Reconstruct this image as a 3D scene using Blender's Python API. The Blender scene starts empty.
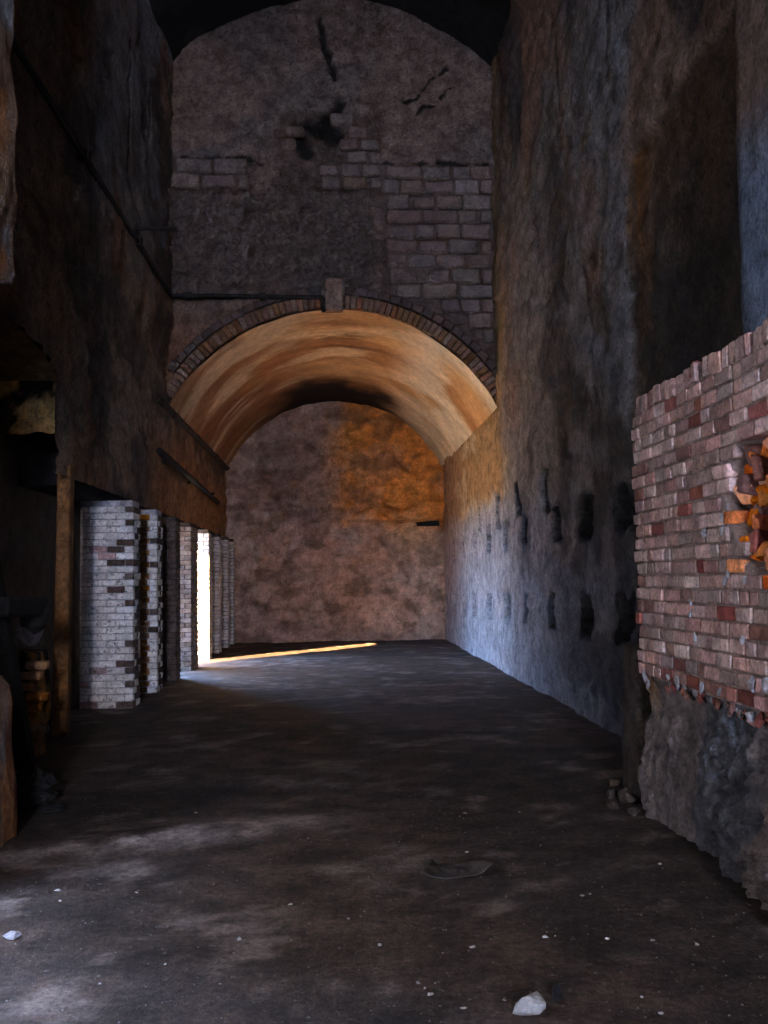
import bpy, bmesh, math, random, zlib
import numpy as np
from mathutils import Vector, Matrix

# ------------------------------------------------------------------ camera
scene = bpy.context.scene
COL = scene.collection
F_PX, YAW, PITCH, ROLL, EYE = 1030.36, 0.0467, 0.0640, 0.0144, 1.6
_f = np.array([math.sin(YAW)*math.cos(PITCH), math.cos(YAW)*math.cos(PITCH), math.sin(PITCH)])
_r0 = np.array([math.cos(YAW), -math.sin(YAW), 0.0])
_u0 = np.cross(_r0, _f)
_r = _r0*math.cos(ROLL) - _u0*math.sin(ROLL)
_u = _u0*math.cos(ROLL) + _r0*math.sin(ROLL)
cam_d = bpy.data.cameras.new('camera')
cam_d.sensor_fit = 'VERTICAL'
cam_d.sensor_height = 36.0
cam_d.lens = 36.0*F_PX/1024.0
cam_d.clip_start = 0.05
cam = bpy.data.objects.new('camera', cam_d)
COL.objects.link(cam)
cam.matrix_world = Matrix(((_r[0], _u[0], -_f[0], 0), (_r[1], _u[1], -_f[1], 0),
                           (_r[2], _u[2], -_f[2], EYE), (0, 0, 0, 1)))
scene.camera = cam

# ------------------------------------------------------------------ world, sun, openings, exposure
EXPOSURE = 0.0
SKY = (0.36, 0.56, 1.0)
SKY_STRENGTH = 60.0
SUN_STRENGTH = 200.0
SUN_AZ = (0.60, 0.80)
SUN_ELEV = math.radians(20)
scene.view_settings.view_transform = 'Standard'
scene.view_settings.look = 'None'
scene.view_settings.gamma = 1.0
scene.view_settings.use_curve_mapping = False
scene.view_settings.exposure = EXPOSURE
w = bpy.data.worlds.new('world')
scene.world = w
w.use_nodes = True
bg = w.node_tree.nodes['Background']
bg.inputs['Color'].default_value = (*SKY, 1)
bg.inputs['Strength'].default_value = SKY_STRENGTH

sun_d = bpy.data.lights.new('sun', 'SUN')
sun_d.energy = SUN_STRENGTH
sun_d.angle = math.radians(0.6)
sun_d.color = (1.0, 0.66, 0.30)
sun = bpy.data.objects.new('sun', sun_d)
COL.objects.link(sun)
_sd = Vector((SUN_AZ[0]*math.cos(SUN_ELEV), SUN_AZ[1]*math.cos(SUN_ELEV), -math.sin(SUN_ELEV)))
sun.rotation_euler = _sd.to_track_quat('-Z', 'Y').to_euler()


def area(name, loc, aim, sx, sy, energy, color, portal=False, spread=180):
    d = bpy.data.lights.new(name, 'AREA')
    d.shape = 'RECTANGLE'
    d.size, d.size_y, d.energy, d.color = sx, sy, energy, color
    d.spread = math.radians(spread)
    if portal:
        d.cycles.is_portal = True
    o = bpy.data.objects.new(name, d)
    COL.objects.link(o)
    o.location = loc
    o.rotation_euler = (Vector(aim)-Vector(loc)).to_track_quat('-Z', 'Z').to_euler()
    return o


# daylight entering through the open rear end of the hall and through the side opening near it
area('daylight_rear_opening', (0.4, -14.0, 4.9), (0.4, 0, 4.0), 0.7, 2.2, 1450, (1.0, 0.91, 0.83))
area('daylight_side_opening', (-2.7, 4.4, 1.5), (2.0, 5.2, 1.9), 1.5, 1.6, 76, (0.86, 0.88, 1.0))
# sky seen through the doorway of the tunnel bay
area('sky_portal_doorway', (-4.42, 19.57, 1.55), (0, 19.57, 1.55), 3.7, 3.3, 1, (1, 1, 1), portal=True)

# ------------------------------------------------------------------ helpers
random.seed(7)
RNG = np.random.default_rng(11)
XL, XR, YH, YF, ZS, ZC = -2.82, 2.79, 17.45, 26.66, 4.5, 6.21
XC, HW = (XL+XR)/2, (XR-XL)/2
XB, ZB, ZT = 2.07, 0.92, 2.81
XP, ZP = -2.59, 2.64
HALL_S, HALL_C = 10.49, 11.75


def ray(px, py):
    return _f + _r*(px-384)/F_PX + _u*(512-py)/F_PX


def on_floor(px, py, z=0.0):
    d = ray(px, py); t = (z-EYE)/d[2]
    return Vector((d[0]*t, d[1]*t, z))


def on_x(px, py, X):
    d = ray(px, py); t = X/d[0]
    return Vector((X, d[1]*t, EYE+d[2]*t))


def on_y(px, py, Y):
    d = ray(px, py); t = Y/d[1]
    return Vector((d[0]*t, Y, EYE+d[2]*t))


def hashf(ix, iy, iz, seed):
    h = (ix.astype(np.int64)*73856093) ^ (iy.astype(np.int64)*19349663) ^ (iz.astype(np.int64)*83492791) ^ (seed*2654435761)
    h &= 0xffffffff
    h = ((h ^ (h >> 15))*2246822519) & 0xffffffff
    h = ((h ^ (h >> 13))*3266489917) & 0xffffffff
    h ^= h >> 16
    return h/4294967295.0


def vnoise(x, y, z, seed=0):
    x, y, z = np.broadcast_arrays(np.asarray(x, float), np.asarray(y, float), np.asarray(z, float))
    xi, yi, zi = np.floor(x), np.floor(y), np.floor(z)
    fx, fy, fz = x-xi, y-yi, z-zi
    fx, fy, fz = [t*t*(3-2*t) for t in (fx, fy, fz)]
    o = 0
    for a in (0, 1):
        for b in (0, 1):
            for c in (0, 1):
                wgt = (fx if a else 1-fx)*(fy if b else 1-fy)*(fz if c else 1-fz)
                o = o + wgt*hashf(xi+a, yi+b, zi+c, seed)
    return o


def fbm(x, y, z, octv=4, seed=0, gain=0.5):
    s, a, t = 0, 1.0, 0.0
    for k in range(octv):
        m = 2.0**k
        s = s + a*vnoise(x*m, y*m, z*m, seed+k*17)
        t += a; a *= gain
    return s/t


def sstep(e0, e1, x):
    t = np.clip((x-e0)/(e1-e0), 0, 1)
    return t*t*(3-2*t)


def flake(u, v, seed, lv=(0.44, 0.5, 0.56), wdt=0.006):
    """stepped relief of plaster that has come away in layers"""
    n = fbm(u, v, 0.0, 5, seed, 0.6)
    return sum(sstep(t-wdt, t+wdt, n) for t in lv)-len(lv)*0.5


def lin(r, g, b):
    def f(c):
        c /= 255.0
        return c/12.92 if c <= 0.04045 else ((c+0.055)/1.055)**2.4
    return np.array([f(r), f(g), f(b)])


def cmix(a, b, m):
    m = np.asarray(m)[..., None]
    return a*(1-m)+b*m


def link(o, parent=None):
    COL.objects.link(o)
    if parent is not None:
        o.parent = parent
    return o


def tag(o, label=None, cat=None, group=None, kind=None):
    if label: o['label'] = label
    if cat: o['category'] = cat
    if group: o['group'] = group
    if kind: o['kind'] = kind
    return o


def empty(name, loc=(0, 0, 0)):
    o = bpy.data.objects.new(name, None)
    o.empty_display_size = 0.2
    COL.objects.link(o)
    o.location = loc
    return o


def child(o, parent):
    """parent keeping o's data in world coordinates (parents are only translated)"""
    o.parent = parent
    o.matrix_parent_inverse = Matrix.Translation(-parent.location)
    return o


def mesh_np(name, verts, quads, mat, cols=None, smooth=True):
    me = bpy.data.meshes.new(name)
    verts = np.asarray(verts, np.float32).reshape(-1, 3)
    quads = np.asarray(quads, np.int32)
    n = len(quads); k = quads.shape[1]
    me.vertices.add(len(verts)); me.vertices.foreach_set('co', verts.ravel())
    me.loops.add(n*k); me.loops.foreach_set('vertex_index', quads.ravel())
    me.polygons.add(n)
    me.polygons.foreach_set('loop_start', np.arange(0, n*k, k, dtype=np.int32))
    me.polygons.foreach_set('use_smooth', np.full(n, smooth, bool))
    me.update(calc_edges=True)
    if cols is not None:
        ca = me.color_attributes.new('Col', 'FLOAT_COLOR', 'POINT')
        c = np.ones((len(verts), 4), np.float32); c[:, :3] = np.asarray(cols).reshape(-1, 3)
        ca.data.foreach_set('color', c.ravel())
    me.materials.append(mat)
    return bpy.data.objects.new(name, me)


def sheet(name, P, mat, cols=None, keep=None, smooth=True, flip=False, parent=None):
    """P: (nu, nv, 3) grid of points -> one mesh"""
    nu, nv = P.shape[:2]
    i = np.arange(nu*nv).reshape(nu, nv)
    q = np.stack([i[:-1, :-1], i[1:, :-1], i[1:, 1:], i[:-1, 1:]], -1)
    if flip: q = q[..., ::-1]
    if keep is not None: q = q[keep]
    q = q.reshape(-1, 4)
    o = mesh_np(name, P, q, mat, cols, smooth)
    link(o)
    if parent is not None: child(o, parent)
    return o


def grid(u0, u1, v0, v1, s):
    u = np.linspace(u0, u1, max(2, int(round((u1-u0)/s))+1))
    v = np.linspace(v0, v1, max(2, int(round((v1-v0)/s))+1))
    return np.meshgrid(u, v, indexing='ij')


def boxes(name, bl, mat, parent=None):
    """boxes: list of (x0,x1,y0,y1,z0,z1) joined into one mesh"""
    V, Q = [], []
    for (x0, x1, y0, y1, z0, z1) in bl:
        b = len(V)
        V += [(x, y, z) for x in (x0, x1) for y in (y0, y1) for z in (z0, z1)]
        Q += [[b+k for k in f] for f in ((0, 1, 3, 2), (4, 6, 7, 5), (0, 4, 5, 1), (2, 3, 7, 6), (0, 2, 6, 4), (1, 5, 7, 3))]
    o = mesh_np(name, V, Q, mat, None, False)
    link(o)
    if parent is not None: child(o, parent)
    return o


# ------------------------------------------------------------------ materials
def nodes_of(m):
    m.use_nodes = True
    nt = m.node_tree
    return nt, nt.nodes, nt.links


def surf(name, base=None, attr=False, var=0.45, sc=3.0, fine=22.0, bump=0.5, rough=0.92, rnd=0.0, dark=0.0,
         bdist=0.02, tint=None, tint_amt=0.0, tint_sc=2.0, island=False, pale=0.0, spec=0.25):
    """weathered mineral surface: colour (flat or from the 'Col' attribute) x noise, speckles, bump"""
    m = bpy.data.materials.new(name)
    nt, N, L = nodes_of(m)
    B = N['Principled BSDF']
    B.inputs['Roughness'].default_value = rough
    B.inputs['Specular IOR Level'].default_value = spec
    geo = N.new('ShaderNodeNewGeometry')
    if attr:
        a = N.new('ShaderNodeAttribute'); a.attribute_name = 'Col'
        c = a.outputs['Color']
    else:
        a = N.new('ShaderNodeRGB'); a.outputs[0].default_value = (*base, 1)
        c = a.outputs[0]

    def noise(scale, det=6, rgh=0.6):
        n = N.new('ShaderNodeTexNoise')
        n.inputs['Scale'].default_value = scale
        n.inputs['Detail'].default_value = det
        n.inputs['Roughness'].default_value = rgh
        L.new(geo.outputs['Position'], n.inputs['Vector'])
        return n.outputs['Fac']

    def mixc(kind, fac, x, y):
        mx = N.new('ShaderNodeMix'); mx.data_type = 'RGBA'; mx.blend_type = kind
        if isinstance(fac, float): mx.inputs[0].default_value = fac
        else: L.new(fac, mx.inputs[0])
        for s, v in ((6, x), (7, y)):
            if isinstance(v, tuple): mx.inputs[s].default_value = (*v, 1)
            else: L.new(v, mx.inputs[s])
        return mx.outputs[2]

    def rng(v, a0, a1, b0, b1):
        r = N.new('ShaderNodeMapRange')
        L.new(v, r.inputs[0])
        for k, x in enumerate((a0, a1, b0, b1)): r.inputs[k+1].default_value = x
        return r.outputs[0]

    def scale(c, v):
        vm = N.new('ShaderNodeVectorMath'); vm.operation = 'SCALE'
        L.new(c, vm.inputs[0]); L.new(v, vm.inputs['Scale'])
        return vm.outputs[0]
    n1 = noise(sc, 8, 0.65)
    n2 = noise(fine, 5, 0.7)
    if tint is not None:
        c = mixc('MIX', rng(noise(tint_sc, 6, 0.6), 0.47, 0.62, 0.0, tint_amt), c, tuple(tint))
    c = scale(c, rng(n1, 0.36, 0.64, 1-var, 1+var))
    c = scale(c, rng(n2, 0.36, 0.64, 1-var*0.8, 1+var*0.8))
    if rnd:
        if island: src = geo.outputs['Random Per Island']
        else:
            oi = N.new('ShaderNodeObjectInfo'); src = oi.outputs['Random']
        c = scale(c, rng(src, 0, 1, 1-rnd, 1+rnd))
        wn = N.new('ShaderNodeTexWhiteNoise'); wn.noise_dimensions = '1D'
        L.new(src, wn.inputs['W'])
        hs = N.new('ShaderNodeHueSaturation')
        L.new(c, hs.inputs['Color'])
        L.new(rng(wn.outputs['Value'], 0, 1, 0.487, 0.513), hs.inputs['Hue'])
        wn2 = N.new('ShaderNodeTexWhiteNoise'); wn2.noise_dimensions = '1D'
        L.new(wn.outputs['Value'], wn2.inputs['W'])
        L.new(rng(wn2.outputs['Value'], 0, 1, 0.7, 1.15), hs.inputs['Saturation'])
        c = hs.outputs[0]
    if dark:
        c = mixc('MIX', rng(noise(sc*3.1, 7, 0.7), 0.55, 0.64, 0.0, dark), c, (0.012, 0.011, 0.01))
    if pale:
        c = mixc('MIX', rng(noise(sc*6.3, 4, 0.75), 0.62, 0.70, 0.0, pale), c, (0.5, 0.47, 0.43))
    L.new(c, B.inputs['Base Color'])
    bp = N.new('ShaderNodeBump'); bp.inputs['Strength'].default_value = bump; bp.inputs['Distance'].default_value = bdist
    n3 = noise(fine*2.2, 6, 0.7)
    ad = N.new('ShaderNodeMath'); ad.operation = 'ADD'
    L.new(n2, ad.inputs[0]); L.new(n3, ad.inputs[1])
    L.new(ad.outputs[0], bp.inputs['Height'])
    L.new(bp.outputs[0], B.inputs['Normal'])
    return m


M = {}
M['plaster'] = surf('rough_plaster', attr=True, var=0.38, sc=4.5, fine=24, bump=1.0, dark=0.55, bdist=0.045)
M['plaster_far'] = surf('stained_plaster', attr=True, var=0.27, sc=4.5, fine=20, bump=1.0, dark=0.35, bdist=0.05)
M['vault'] = surf('vault_render', attr=True, var=0.22, sc=1.3, fine=9, bump=0.35, dark=0.12)
M['floor'] = surf('dirty_concrete', attr=True, var=0.5, sc=3.2, fine=26, bump=0.7, rough=0.85, dark=0.5, pale=0.25, bdist=0.015)
M['rock'] = surf('rock_base', attr=True, var=0.4, sc=5, fine=22, bump=1.0, dark=0.3, bdist=0.035)
M['brick'] = surf('weathered_brick', base=lin(172, 138, 131), var=0.38, sc=7, fine=40, bump=0.9, rnd=0.40, dark=0.55, pale=0.3, bdist=0.006)
M['brick_stuff'] = surf('weathered_brick_far', base=lin(172, 138, 131), var=0.38, sc=7, fine=40, bump=0.9, rnd=0.40, dark=0.55, pale=0.3, bdist=0.006, island=True)
M['brick_red'] = surf('fresh_red_brick', base=lin(132, 84, 75), var=0.4, sc=8, fine=40, bump=0.8, rnd=0.30, dark=0.25, bdist=0.008)
M['brick_orange'] = surf('broken_orange_brick', base=lin(214, 112, 40), var=0.4, sc=8, fine=36, bump=0.8, rnd=0.4, dark=0.3, bdist=0.01)
M['mortar'] = surf('lime_mortar', base=lin(120, 104, 98), var=0.45, sc=6, fine=30, bump=0.9, dark=0.5)
M['mortar_dark'] = surf('sooty_mortar', base=lin(70, 60, 54), var=0.45, sc=6, fine=30, bump=0.9, dark=0.5)
M['lump'] = surf('pale_mortar_lump', base=lin(164, 160, 166), var=0.35, sc=9, fine=30, bump=0.8, dark=0.3)
M['paint'] = surf('flaking_whitewash', base=lin(214, 207, 203), var=0.25, sc=6, fine=30, bump=0.7, rnd=0.14, dark=0.75, bdist=0.006)
M['paint_stuff'] = surf('flaking_whitewash_far', base=lin(176, 166, 160), var=0.25, sc=6, fine=30, bump=0.7, rnd=0.2, dark=0.6, bdist=0.006, island=True)
M['brick_soot'] = surf('sooty_brick', base=lin(82, 66, 60), var=0.4, sc=7, fine=30, bump=0.7, rnd=0.35, dark=0.4)
M['brick_grey_stuff'] = surf('grey_brown_brick', base=lin(124, 106, 94), var=0.35, sc=7, fine=30, bump=0.7, rnd=0.3, dark=0.5, island=True)
M['brick_ochre'] = surf('ochre_brick', base=lin(150, 104, 58), var=0.35, sc=7, fine=30, bump=0.7, rnd=0.3, dark=0.4)
M['voussoir'] = surf('arch_brick', base=lin(118, 84, 62), var=0.4, sc=7, fine=26, bump=0.8, rnd=0.22, dark=0.4)
M['block'] = surf('stone_block', base=lin(128, 108, 98), var=0.38, sc=4.5, fine=24, bump=1.0, rnd=0.14, bdist=0.04, dark=0.45)
M['iron'] = surf('rusty_black_iron', base=(0.012, 0.010, 0.009), var=0.5, sc=9, fine=40, bump=0.4, rough=0.7)
M['timber'] = surf('old_timber', base=lin(112, 78, 48), var=0.45, sc=5, fine=22, bump=0.7, dark=0.5)
M['charred'] = surf('charred_timber', base=(0.010, 0.009, 0.009), var=0.5, sc=6, fine=20, bump=0.8, rough=0.8)
M['dark_rag'] = surf('black_rag', base=(0.008, 0.007, 0.007), var=0.5, sc=6, fine=30, bump=0.6, rough=0.75)
M['chip'] = surf('pale_stone_chip', base=lin(176, 170, 166), var=0.3, sc=12, fine=50, bump=0.5, rnd=0.3)
M['grit'] = surf('grit', base=lin(104, 98, 94), var=0.3, sc=12, fine=50, bump=0.3, rnd=0.5, island=True)
M['ground'] = surf('sandy_ground', base=lin(206, 176, 134), var=0.2, sc=2, fine=12, bump=0.5)
M['core'] = surf('masonry_core', base=lin(92, 80, 70), var=0.35, sc=3, fine=14, bump=0.6)

# ------------------------------------------------------------------ the setting
# --- floor
X, Y = grid(-3.45, XR+0.05, -14.6, YF+0.1, 0.07)
Zf = (fbm(X*0.7, Y*0.7, 0, 4, 3)-0.5)*0.035 + (fbm(X*5, Y*5, 0, 3, 5)-0.5)*0.016
Zf += 0.05*sstep(-1.9, -2.25, X)*sstep(7.6, 6.4, Y)*sstep(5.2, 6.4, Y)          # dust banked against the jamb
Zf += 0.035*np.exp(-(((X+0.9)*0.30+(Y-6.75)*-0.95)/0.20)**2)*sstep(0.3, -0.8, X)*sstep(-2.3, -1.7, X)
c_f = lin(70, 56, 48)*np.ones(X.shape+(3,))
n = fbm(X*0.9, Y*0.55, 1, 5, 21)
c_f = cmix(c_f, lin(50, 42, 37), 0.7*sstep(0.45, 0.65, n))
n = fbm(X*2.6, Y*2.4, 4, 5, 31, 0.65)
c_f = cmix(c_f, lin(118, 104, 96), 0.6*sstep(0.56, 0.68, n))
d = np.exp(-(((X+0.9)*0.30+(Y-6.75)*-0.95)/0.22)**2)*sstep(0.4, -0.9, X)
c_f = cmix(c_f, lin(178, 160, 150), 0.8*d*sstep(0.35, 0.6, fbm(X*4, Y*4, 2, 3, 8)))  # pale dust streak
d = np.exp(-((Y-10.7)/0.28)**2)*sstep(0.45, 0.7, X)*sstep(2.0, 1.6, X)
c_f = cmix(c_f, lin(20, 17, 16), 0.85*d*sstep(0.3, 0.5, fbm(X*2, Y*6, 2, 3, 18)))    # oily stain
d = np.exp(-((Y-8.0)/0.5)**2)*sstep(-2.2, -1.4, X)*sstep(-0.3, -0.9, X)
c_f = cmix(c_f, lin(40, 34, 32), 0.6*d)
floor = sheet('floor', np.stack([X, Y, Zf], -1), M['floor'], c_f)
tag(floor, 'dark dusty concrete floor running the length of the vaulted hall', 'floor', kind='structure')
boxes('subfloor', [(-3.45, XR+0.6, -14.6, YF+0.6, -0.5, -0.06)], M['core'], floor)


# --- right wall: one rough plaster face with two rows of putlog holes and a shallow sunk panel
def wall_x_face(X0, y0, y1, z0, z1, s):
    return grid(y0, y1, z0, z1, s)


Yg, Zg = np.meshgrid(np.concatenate([np.linspace(-14.6, 4, 60)[:-1], np.arange(4, YF+0.15, 0.06)]), np.arange(-0.05, 10.7, 0.045), indexing='ij')
D = (fbm(Yg*0.3, Zg*0.5, 0, 3, 41)-0.5)*0.045 + (fbm(Yg*1.0+Zg*0.8, Zg*5.5, 2, 4, 43, 0.65)-0.5)*0.085
D += 0.05*(fbm(Yg*3.5+Zg*2, Zg*9, 7, 3, 47)-0.5)*(0.4+0.6*sstep(2.6, 4.0, Zg))
D += 0.016*flake(Yg*0.7, Zg*1.5, 45)
D *= 1-0.55*sstep(15, 18, Yg)*sstep(4.6, 3.8, Zg)
panel = sstep(9.60, 9.53, Yg)*sstep(6.3, 6.36, Yg)*sstep(5.53, 5.47, Zg+0.04*(fbm(Yg*2, 0*Yg, 3, 3, 9)-0.5))
D -= 0.05*panel
holes = np.zeros_like(D)
hy_up = [9.86, 11.48, 13.02, 15.05, 16.95, 18.75, 20.66, 22.64, 24.5]
hy_lo = [9.97, 11.6, 13.23, 15.19, 17.01, 18.91, 20.85, 22.67, 24.41, 26.2]
hole_list = [(y, 2.27, 0.23, 0.20) for y in hy_up] + [(y, 1.14-0.012*max(0, y-15)*1.6, 0.22, 0.20) for y in hy_lo]
hole_list += [(13.6, 2.74, 0.16, 0.26), (15.75, 2.76, 0.20, 0.24), (17.74, 2.74, 0.20, 0.22), (19.9, 2.72, 0.10, 0.2)]
for k, (hy, hz, a, b) in enumerate(hole_list):
    big = 1.1 if hy < 10 else (1.2 if hy < 12 else (1.05 if hy < 16 else 1.2))
    e = 0.5*(vnoise(Yg*6, Zg*6, 3+k, 5)-0.5)
    m = np.maximum(np.abs(Yg-hy)/(a*big), np.abs(Zg-hz)/(b*big)) + e*(1.3 if hy < 10 else 0.7)
    holes = np.maximum(holes, sstep(1.06, 0.9, m))
D -= 0.55*holes
for (cy, cz, ln, sl) in ((12.2, 7.8, 0.9, 0.15), (13.9, 6.4, 0.7, 0.5), (9.9, 7.4, 0.8, -0.1), (11.0, 4.4, 1.0, 0.3)):
    D -= 0.05*np.exp(-((Yg-cy-sl*(Zg-cz))/0.05)**2)*sstep(ln, ln*0.7, np.abs(Zg-cz))
c_w = lin(138, 134, 136)*np.ones(Yg.shape+(3,))
n = fbm(Yg*0.5, Zg*0.35, 3, 5, 51)
c_w = cmix(c_w, lin(152, 118, 100), 0.7*sstep(0.46, 0.62, n)*sstep(3.4, 4.6, Zg))
c_w = cmix(c_w, lin(84, 80, 84), 0.8*sstep(0.48, 0.62, fbm(Yg*0.8, Zg*0.45, 9, 5, 57)))
tun = sstep(16.0, 17.6, Yg+0.8*(fbm(Yg, Zg*0.6, 2, 4, 61)-0.5)*2)
c_w = cmix(c_w, lin(170, 168, 170), tun*sstep(4.6, 4.2, Zg))
och = sstep(2.75, 3.2, Zg+0.9*(fbm(Yg*0.8, Zg*0.8, 5, 4, 63)-0.5))*sstep(16.2, 17.4, Yg+1.0*(fbm(Yg, Zg, 8, 4, 65)-0.5))
c_w = cmix(c_w, lin(176, 142, 96), 0.9*och)
c_w = cmix(c_w, lin(206, 190, 160), 0.7*och*sstep(0.56, 0.66, fbm(Yg*0.9, Zg*1.4, 6, 5, 67)))
c_w = cmix(c_w, lin(150, 112, 96), sstep(21.0, 25.5, Yg)*0.7)
c_w = cmix(c_w, lin(88, 66, 42), 0.75*panel)
c_w = cmix(c_w, lin(150, 96, 36), 0.7*panel*sstep(8.6, 9.4, Yg)*sstep(0.42, 0.62, fbm(Yg*2.5, Zg*0.6, 6, 4, 69))*sstep(3.0, 5.0, Zg))
c_w = cmix(c_w, lin(70, 74, 84), 0.5*panel*sstep(8.4, 7.2, Yg)*sstep(0.4, 0.6, fbm(Yg*2, Zg*0.3, 2, 3, 68)))
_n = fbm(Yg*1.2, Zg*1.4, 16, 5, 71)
shade_w = (0.35+0.65*sstep(0.42, 0.58, _n))*sstep(15.2, 11.5, Yg+3*(_n-0.5))*sstep(5.2, 3.8, Zg+2*(_n-0.5)+0.15*(Yg-11))  # painted shade: the door light's falloff towards the near, lower wall
c_w = cmix(c_w, lin(50, 48, 49), 0.85*shade_w)
c_w = cmix(c_w, lin(14, 13, 13), 0.98*sstep(0.1, 0.45, holes))  # hole interiors painted near-black to stand for the shade inside
keep = ~((Yg > YH+0.4) & (Zg > ZS+0.25))[:-1, :-1]
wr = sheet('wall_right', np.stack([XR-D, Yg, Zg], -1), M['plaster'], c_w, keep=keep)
wr.location.x = 0
tag(wr, 'tall rough plastered side wall pierced by two rows of dark square holes', 'wall', kind='structure')
boxes('wall_core', [(XR+0.7, XR+0.9, -14.6, YF+0.6, -0.5, 12.6)], M['core'], wr)
# pilaster on the right wall beside the sunk panel
Yg, Zg = grid(3.6, 6.47, -0.05, 10.6, 0.06)
D = (fbm(Yg*1.6, Zg*1.2, 0, 5, 81)-0.5)*0.07
c = lin(132, 108, 96)*np.ones(Yg.shape+(3,))
c = cmix(c, lin(120, 134, 156), sstep(4.7, 3.9, Zg+0.8*(fbm(Yg, Zg, 3, 4, 83)-0.5)))  # bluish daylight on the lower pilaster, painted into its colour
P = np.stack([2.63-D, Yg, Zg], -1)
P[-1, :, 0] = XR+0.15
P[-2, :, 1] += 0.03*(fbm(Zg[-2]*3, 0*Zg[-2], 5, 3, 84)-0.5)
P[-1, :, 1] = P[-2, :, 1]+0.01
P[0, :, 0] = XR+0.15
pil = sheet('trim_1', P, M['plaster'], c)
tag(pil, 'plastered wall pilaster rising behind the broken brick wall', 'pilaster', kind='structure')

# --- left wall (upper part, over the arcade of piers and round the arched recess)
Yg, Zg = grid(6.2, YF+0.1, -0.05, 10.7, 0.055)
D = (fbm(Yg*0.3, Zg*0.5, 5, 3, 141)-0.5)*0.045 + (fbm(Yg*1.0-Zg*0.8, Zg*5.5, 12, 4, 143, 0.65)-0.5)*0.085
D += 0.05*(fbm(Yg*3.5+Zg*2, Zg*9, 7, 3, 147)-0.5)
D *= 1-0.6*sstep(16.0, 17.4, Yg)*sstep(5.2, 4.6, Zg)
D += 0.016*flake(Yg*0.7, Zg*1.5, 145)
D += 0.06*sstep(11.15, 11.25, Yg)*sstep(5, 6, Zg)
for (cy, ln, cz) in ((13.9, 1.2, 8.2), (15.3, 0.7, 8.6), (15.6, 0.6, 8.7)):
    D -= 0.10*np.exp(-((Yg-cy)/0.06)**2)*sstep(ln, ln*0.8, np.abs(Zg-cz))
c_w = lin(134, 114, 98)*np.ones(Yg.shape+(3,))
c_w = cmix(c_w, lin(120, 116, 118), 0.7*sstep(5.5, 7.0, Zg)*sstep(11.2, 11.6, Yg))
c_w = cmix(c_w, lin(126, 86, 56), 0.75*sstep(0.47, 0.62, fbm(Yg*0.9, Zg*0.5, 2, 5, 151)))
c_w = cmix(c_w, lin(84, 72, 66), 0.8*sstep(0.5, 0.62, fbm(Yg*0.8, Zg*1.2, 7, 5, 155)))
c_w = cmix(c_w, lin(146, 114, 82), 0.8*sstep(17.3, 17.9, Yg))
c_w = cmix(c_w, lin(70, 56, 46), 0.7*sstep(0.48, 0.6, fbm(Yg*0.9, Zg*2.2, 17, 5, 156))*sstep(15.5, 16.5, Yg))
c_w = cmix(c_w, lin(150, 104, 62), 0.8*sstep(15.0, 16.5, Yg)*sstep(4.3, 3.5, Zg))


def arch_z(y):   # arched recess outline, right half of a segmental arch
    return 3.60 + 0.30*np.sqrt(np.clip(1-((y-8.3)/2.2)**2, 0, 1))


cut = (Yg > 10.4) & (Zg < ZP+0.02)
cut |= (Yg < 10.5) & (Zg < arch_z(Yg))
cut |= (Yg > YH+0.4) & (Zg > ZS+0.25)
wl = sheet('wall_left', np.stack([XL+D, Yg, Zg], -1), M['plaster'], c_w, keep=~cut[:-1, :-1], flip=True)
tag(wl, 'tall soot-stained plaster wall above the row of brick piers', 'wall', kind='structure')
DO0, DO1, DZ = 17.75, 21.4, 3.2
boxes('wall_core', [(-4.4, -3.4, 6.2, DO0, -0.5, 12.6), (-4.4, -3.4, DO1, YF+0.6, -0.5, 12.6),
                    (-4.4, -3.4, DO0, DO1, DZ, 12.6), (-4.4, -2.9, 6.0, 6.4, -0.5, 12.6)], M['core'], wl)
boxes('lintel', [(-3.45, XL-0.14, 11.15, YF+0.2, ZP, ZP+0.35)], M['charred'], wl)  # black material stands in for the shade inside the recess
# recess: lintel wall facing the room, with a worn ochre plaster, and its soffit
Xg, Zg = grid(-3.45, XL-0.01, 3.12, 4.0, 0.04)
D = (fbm(Xg*3, Zg*3, 1, 4, 161)-0.5)*0.05
edge = 0.10*(fbm(Xg*4, 0*Xg, 0, 3, 163)-0.5)
c = lin(228, 178, 110)*np.ones(Xg.shape+(3,))
c = cmix(c, lin(50, 40, 34), sstep(0.58, 0.64, fbm(Xg*3, Zg*3, 4, 5, 165)+0.15*sstep(3.5, 3.75, Zg)))
P = np.stack([Xg, 10.48+D, Zg], -1)
P[:, 0, 2] += edge[:, 0]
sheet('recess_plaster', P, M['plaster'], c, parent=wl)
yy = np.linspace(6.3, 10.48, 50)
xs = np.linspace(-3.45, XL+0.02, 14)
Yg, Xg = np.meshgrid(yy, xs, indexing='ij')
Zg = arch_z(Yg)+0.02*(fbm(Xg*3, Yg*3, 0, 3, 167)-0.5)
sheet('recess_soffit', np.stack([Xg, Yg, Zg], -1), M['plaster'], lin(130, 96, 62)*np.ones(Xg.shape+(3,)), parent=wl)
# --- hall end wall above the tunnel arch
R_T = (HW**2+(ZC-ZS)**2)/(2*(ZC-ZS))
R_H = (HW**2+(HALL_C-HALL_S)**2)/(2*(HALL_C-HALL_S))


def arc_t(x, extra=0.0):
    return ZC-R_T+np.sqrt(np.clip((R_T+extra)**2-(x-XC)**2, 0, None))


def arc_h(x):
    return HALL_C-R_H+np.sqrt(np.clip(R_H**2-(x-XC)**2, 0, None))


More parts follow.
